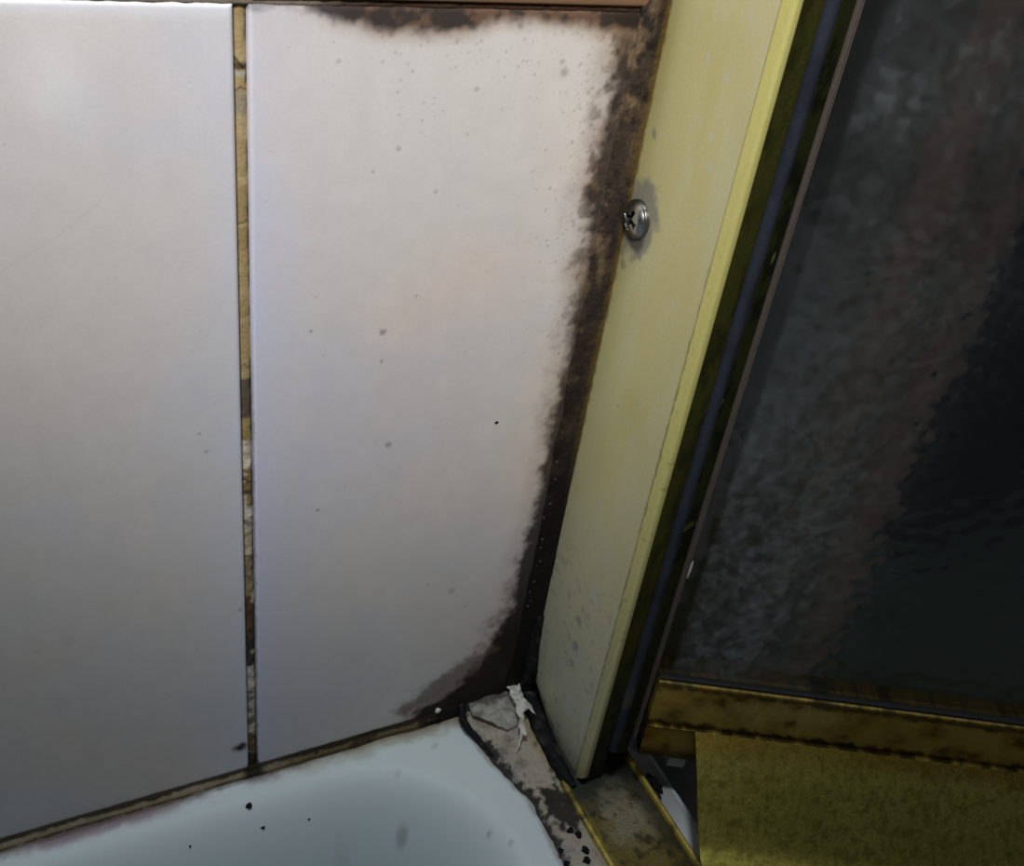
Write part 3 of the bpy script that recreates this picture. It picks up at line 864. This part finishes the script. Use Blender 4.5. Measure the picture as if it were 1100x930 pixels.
extrude('inner_ridge', circ(-.0052, -.0064, .0011), .01, yy_[yy_ < -.035], yframe, M_TRACK, track, ridge_col)
extrude('outer_lip', circ(.0176, -.0062, .0010, 12, 1.5), .01, yy_[yy_ < -.024], yframe, M_TRACK, track, ridge_col)

# ================================================================== SHOWER DOOR, swung outwards
DA = math.radians(-28.6)
HX, HY = 0.0138, -0.0380     # hinge edge of the glass
cd, sd = math.cos(DA), math.sin(DA)


def dw(s, t, z):
    """door frame: s along the door, t behind it (away from the tub), z up"""
    return HX + s * cd - t * sd, HY + s * sd + t * cd, z


door = empty('shower_door', (HX + .3 * cd, HY + .3 * sd, .004))
tag(door, 'dark pebbled glass shower door with tarnished gold frame, standing open', 'shower door', kind='thing')

# hinge stile: gasket, channel and thin edge
def gask_col(x, y, z):
    n = fbm(x, z * .4, .004, 4, 121)
    c = np.ones(np.shape(x) + (3,)) * L(50, 54, 63)
    c = mixc(c, L(36, 39, 45), .6 * sst(-.2, .6, n))
    return mixc(c, L(92, 92, 86), .6 * sst(.07, .02, z) * sst(-.3, .5, n))


def stile_col(x, y, z):
    n = fbm(x, z * .5, .0025, 4, 131)
    c = np.ones(np.shape(x) + (3,)) * L(48, 54, 22)
    c = mixc(c, L(18, 20, 12), .8 * sst(-.2, .5, n))
    c = mixc(c, L(150, 156, 70), .8 * sst(.78, 1.0, n))
    return mixc(c, L(70, 66, 44), .4 * sst(.08, .03, z) * sst(-.3, .4, n))


zs_ = np.concatenate([np.arange(.0, .215, .0008), np.arange(.215, .40, .01)])
extrude('gasket', circ(.0079, -.0374, .0016, 14), .01, zs_ + .006, jframe, M_GASKET, door, gask_col)
extrude('hinge_stile', rrect(.0099, .0143, -.0372, -.0295, .0009, 4), .0005, zs_ + .002, jframe, M_OLIVE, door, stile_col)
M_EDGE = mat('brown_edge', rough=0.45, metallic=.3, color=L(120, 108, 100), grain=0.15)
extrude('stile_edge', rrect(.01435, .01462, -.0384, -.0350, .0001, 2), .01, zs_ + .008, jframe, M_EDGE, door)


def df(u, v, w): return dw(w, u, v)          # u = t, v = z, w = s


ss_ = np.concatenate([np.arange(.0016, .13, .0008), np.arange(.13, .60, .02)])


def rail_col(x, y, z):
    s = (x - HX) * cd + (y - HY) * sd
    n = fbm(s, z, .008, 4, 141); n2 = fbm(s, z, .0022, 4, 142)
    c = np.ones(np.shape(x) + (3,)) * L(176, 148, 72)
    c = mixc(c, L(138, 110, 42), .7 * sst(-.3, .5, n))
    c = mixc(c, L(196, 176, 116), .5 * sst(1.2, .4, ell(s, z, .036, .030, .02, .006) + .4 * n))
    c = mixc(c, L(36, 28, 14), .9 * sst(.0018, .0004, np.abs(z - .0205) + .0012 * n2 + .0006 * n))
    c = mixc(c, L(40, 32, 16), .8 * sst(.0016, .0004, np.abs(z - .0354) + .0011 * n2 + .0008 * n))
    c = mixc(c, L(54, 44, 18), .7 * sst(.35, .9, n + .3 * n2))
    return mixc(c, L(34, 28, 16), .8 * sst(.0125, .009, z + .002 * n))


M_RAIL = mat('dull_gold_rail', rough=0.45, metallic=0.5, grain=0.2, gscale=1700, bump=0.12, rvar=.1)
rail = extrude('bottom_rail', rrect(-.0030, .0085, .0195, .0367, .0004, 2), .0008, ss_, df, M_RAIL, door, rail_col)
extrude('lower_lip', [(-.0036, .0192), (-.0042, .0198), (-.0036, .0200), (.0075, .0200), (.0075, .0066), (-.0036, .0066), (-.0040, .0072), (-.0040, .0190)], .0008, ss_, df, M_GOLD, rail, rail_col)
# thin bright top edge of the rail
extrude('glazing_seal', rrect(-.0022, -.0002, .0362, .0376, .0003, 2), .001, ss_, df, mat('glazing_black', rough=.7, color=L(12, 14, 14), grain=.3), rail)


# curved drip plate hanging off the rail towards the tub
def plate():
    pr = [(-.0042, .0196), (-.0080, .0174), (-.0130, .0141), (-.0190, .0099), (-.0245, .0060), (-.0290, .0030), (-.0320, .0017), (-.0350, .0010), (-.0400, .0006), (-.0460, -.0002)]
    pr = np.array(pr); t = np.linspace(0, len(pr) - 1, 64)
    q = np.column_stack([np.interp(t, range(len(pr)), pr[:, 0]), np.interp(t, range(len(pr)), pr[:, 1])])
    for _ in range(6): q[1:-1] = (q[:-2] + q[1:-1] * 2 + q[2:]) / 4
    tn = np.gradient(q, axis=0); tn /= np.linalg.norm(tn, axis=1)[:, None]
    nn = np.column_stack([-tn[:, 1], tn[:, 0]])
    loop = np.concatenate([q, (q - nn * .0009)[::-1]])

    def warp(U, Vv, Wd):
        f = np.clip((-.0042 - U) / .03, 0, 1.4)
        t = (Wd - Wd.min()) / (Wd.max() - Wd.min())
        return U, Vv, Wd + (1 - t) * (.0032 * f)

    def pc(x, y, z):
        s = (x - HX) * cd + (y - HY) * sd; tt = -(x - HX) * sd + (y - HY) * cd
        n = .5 * fbm(s, tt, .03, 3, 151); n2 = fbm(s, tt, .0012, 3, 152)
        c = np.ones(np.shape(x) + (3,)) * L(166, 154, 76)
        c = mixc(c, L(132, 124, 56), .6 * sst(-.3, .5, n + .5 * n2))
        c = mixc(c, L(92, 92, 38), .4 * sst(.1, .7, n2))
        c = mixc(c, L(112, 78, 22), .55 * sst(-.0105, -.0055, tt + .003 * n))
        return c
    sarr = np.concatenate([np.arange(.0150, .12, .0009), np.arange(.12, .595, .02)])
    o = extrude('drip_plate', [tuple(p) for p in loop], 1.0, sarr, df, M_PLATE, rail, pc, warp, sharp=60)
    tag(o, 'bowed gold drip plate')


plate()
extrude('bumper', rrect(-.0036, .0010, .0026, .0068, .0006, 2), .002, [.0108, .0116, .0150, .0158], df, mat('grey_clip', rough=.6, color=L(150, 158, 152), grain=.15), rail)


# the pane: pebbled outside, chalky water marks inside
def glass_mat():
    m = bpy.data.materials.new('smoked_pebbled_glass'); m.use_nodes = True
    nt = m.node_tree; N = nt.nodes; K = nt.links
    b = N['Principled BSDF']
    b.inputs['Base Color'].default_value = (.62, .60, .58, 1)
    b.inputs['Transmission Weight'].default_value = 1.0
    b.inputs['Roughness'].default_value = 0.08
    b.inputs['IOR'].default_value = 1.45
    tc = N.new('ShaderNodeTexCoord')
    vo = N.new('ShaderNodeTexVoronoi'); vo.inputs['Scale'].default_value = 210; vo.feature = 'SMOOTH_F1'
    K.new(tc.outputs['Object'], vo.inputs['Vector'])
    bp = N.new('ShaderNodeBump'); bp.inputs['Strength'].default_value = .35; bp.inputs['Distance'].default_value = .0008
    K.new(vo.outputs['Distance'], bp.inputs['Height']); K.new(bp.outputs['Normal'], b.inputs['Normal'])
    at = N.new('ShaderNodeAttribute'); at.attribute_name = 'Col'
    n1 = N.new('ShaderNodeTexNoise'); n1.inputs['Scale'].default_value = 420; n1.inputs['Detail'].default_value = 5
    K.new(tc.outputs['Object'], n1.inputs['Vector'])
    mr = N.new('ShaderNodeMapRange'); mr.inputs['From Min'].default_value = .35; mr.inputs['From Max'].default_value = .65
    mr.inputs['To Min'].default_value = .55; mr.inputs['To Max'].default_value = 1.25
    K.new(n1.outputs['Fac'], mr.inputs['Value'])
    mu = N.new('ShaderNodeMath'); mu.operation = 'MULTIPLY'; mu.use_clamp = True
    K.new(at.outputs['Fac'], mu.inputs[0]); K.new(mr.outputs['Result'], mu.inputs[1])
    df_ = N.new('ShaderNodeBsdfDiffuse'); df_.inputs['Color'].default_value = (.50, .58, .60, 1)
    mx = N.new('ShaderNodeMixShader')
    K.new(mu.outputs[0], mx.inputs['Fac']); K.new(b.outputs[0], mx.inputs[1]); K.new(df_.outputs[0], mx.inputs[2])
    K.new(mx.outputs[0], N['Material Output'].inputs['Surface'])
    return m


def pane():
    s = np.concatenate([np.arange(.0005, .09, .0005), np.arange(.09, .59, .02)]); z = np.concatenate([np.arange(.030, .225, .0006), np.arange(.225, .40, .02)])
    S, Z = np.meshgrid(s, z)
    n = fbm(S, Z, .02, 4, 161); n2 = fbm(S * 1.2 + Z * .4, Z - S * .5, .0035, 4, 162)
    h = .030 + .022 * sst(-.5, .6, n)
    # speckled limescale, heavier in the lower part next to the hinge
    w = sst(.075, .012, S) * sst(.16, .06, Z)
    h = h + .085 * w * sst(-.35, .5, n2) + .03 * w
    h = h + .05 * sst(.042, .034, Z + .003 * n) * sst(.09, .02, S)
    h = h + .05 * sst(.45, .9, n2 + .5 * n) * sst(.12, .17, Z)
    h = h * sst(.0040, .0058, S + .0003 * n2)
    h = h * (.35 + .65 * sst(.06, .035, S - .16 * np.clip(Z - .09, 0, 1)))
    P = np.stack(dw(S, S * 0, Z), -1); Q = np.stack(dw(S, S * 0 + .004, Z), -1)
    nn, k = S.shape; N1 = nn * k
    F = grid_faces(nn, k) + [tuple(reversed([a + N1 for a in f])) for f in grid_faces(nn, k)]
    edge = [j for j in range(k)] + [i * k + k - 1 for i in range(1, nn)] + [(nn - 1) * k + j for j in range(k - 2, -1, -1)] + [i * k for i in range(nn - 2, 0, -1)]
    for a, b_ in zip(edge, edge[1:] + edge[:1]): F.append((a, b_, b_ + N1, a + N1))
    C = np.repeat(np.concatenate([h.ravel(), np.zeros(N1)])[:, None], 3, 1)
    o = mk('glass_pane', np.concatenate([P.reshape(-1, 3), Q.reshape(-1, 3)]), F, glass_mat(), door, C, sharp=40)
    tag(o, 'dark pebbled glass pane with chalky water marks')


pane()

# ================================================================== BEYOND THE DOOR
def outer():
    xs = np.linspace(.0225, .146, 160); zs = np.linspace(-.5, .42, 60)
    X, Z = np.meshgrid(xs, zs)
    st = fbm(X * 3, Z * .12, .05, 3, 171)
    c = mixc(np.ones(X.shape + (3,)) * L(92, 97, 98), L(176, 148, 130), sst(.05, .135, X) * np.clip(.65 + .5 * st, 0, 1))  # added wall; brown streaks painted to show as a sheen in the glass
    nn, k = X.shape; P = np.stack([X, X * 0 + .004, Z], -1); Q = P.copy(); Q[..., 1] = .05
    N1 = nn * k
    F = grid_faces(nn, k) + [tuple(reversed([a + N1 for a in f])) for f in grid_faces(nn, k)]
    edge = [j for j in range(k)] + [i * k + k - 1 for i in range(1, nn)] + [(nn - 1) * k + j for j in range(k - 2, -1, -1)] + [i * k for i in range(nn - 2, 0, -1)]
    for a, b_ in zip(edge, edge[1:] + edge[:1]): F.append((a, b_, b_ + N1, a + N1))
    o = mk('sheen_wall', np.concatenate([P.reshape(-1, 3), Q.reshape(-1, 3)]), F, M_OUT, None, np.concatenate([c.reshape(-1, 3)] * 2))
    tag(o, kind='structure')
    tag(box('floor', .03, 1.6, -.6, .42, -.52, -.5, M_FLOOR), kind='structure')
    tag(box('wall_far', -.1, 1.7, .42, .46, -.52, .42, mat('far_wall_dark', rough=.9, color=L(14, 14, 18), grain=.2, gscale=60)), kind='structure')


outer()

# ================================================================== SMALL LOOSE DIRT
def fleck(p, r, seed, label, m=M_BLACK, sq=(1, .7, .35), name='dirt_fleck', cat='dirt', group=None, jag=0.04):
    tag(crumb(name, p, r * .75, m, seed, sq, jag), label, cat, group)


fleck((-0.09062, -0.00890, -0.01031), 0.00141, 1, 'largest black fleck on the white tub, below the joint between the tiles')
fleck((-0.08792, -0.01333, -0.01554), 0.00085, 2, 'small black fleck on the white tub, just below the largest one')
fleck((-0.07487, -0.01425, -0.01716), 0.00057, 3, 'tiny dark fleck on the tub, nearer the corner than the largest one')
fleck((-0.10750, -0.01269, -0.01454), 0.00056, 4, 'tiny dark fleck on the tub, farthest of the flecks from the corner')
fleck((-0.01620, -0.05459, -0.00620), 0.00110, 11, 'black crumb on the sealant strip, beside the tub edge', sq=(1, .8, .5), group='black crumbs on the sealant strip')
fleck((-0.01660, -0.05862, -0.00620), 0.00123, 12, 'black crumb on the sealant strip, at the bottom of the picture', sq=(1, .8, .5), group='black crumbs on the sealant strip')
fleck((-0.00984, -0.05702, -0.00620), 0.00166, 13, 'largest black crumb on the sealant strip, next to the track ridge', sq=(1, .8, .5), group='black crumbs on the sealant strip')
fleck((-0.01112, -0.05983, -0.00620), 0.00152, 14, 'black crumb just below the largest crumb on the sealant strip', sq=(1, .8, .5), group='black crumbs on the sealant strip')
fleck((-0.01111, -0.05008, -0.00620), 0.00126, 15, 'black crumb on the sealant strip, under the big mould patch', sq=(1, .8, .5), group='black crumbs on the sealant strip')
fleck((-0.00918, -0.05205, -0.00620), 0.00140, 16, 'black crumb on the sealant strip, between mould patch and largest crumb', sq=(1, .8, .5), group='black crumbs on the sealant strip')
fleck((-0.02539, -0.00010, 0.10206), 0.00069, 31, 'tiny black fleck stuck to the middle of the tile beside the jamb', sq=(1, .3, .7))
fleck((-0.03157, -0.00220, -0.00160), 0.00146, 41, 'white flake on the dark sealant at the tub corner', m=M_WHITE, sq=(1, .5, .6), name='sealant_flake', cat='flake')
fleck((0.02006, -0.04550, -0.00560), 0.00263, 51, 'black ragged flake hanging on the outer lip of the door track', sq=(.8, 1.2, .25), jag=.3, name='dirt_flake', cat='flake')
fleck((0.01484, -0.03880, 0.07584), 0.00217, 61, 'white sliver stuck to the lower hinge side of the glass', m=M_WHITE, sq=(.22, .16, 1.5), name='sealant_flake', cat='flake')
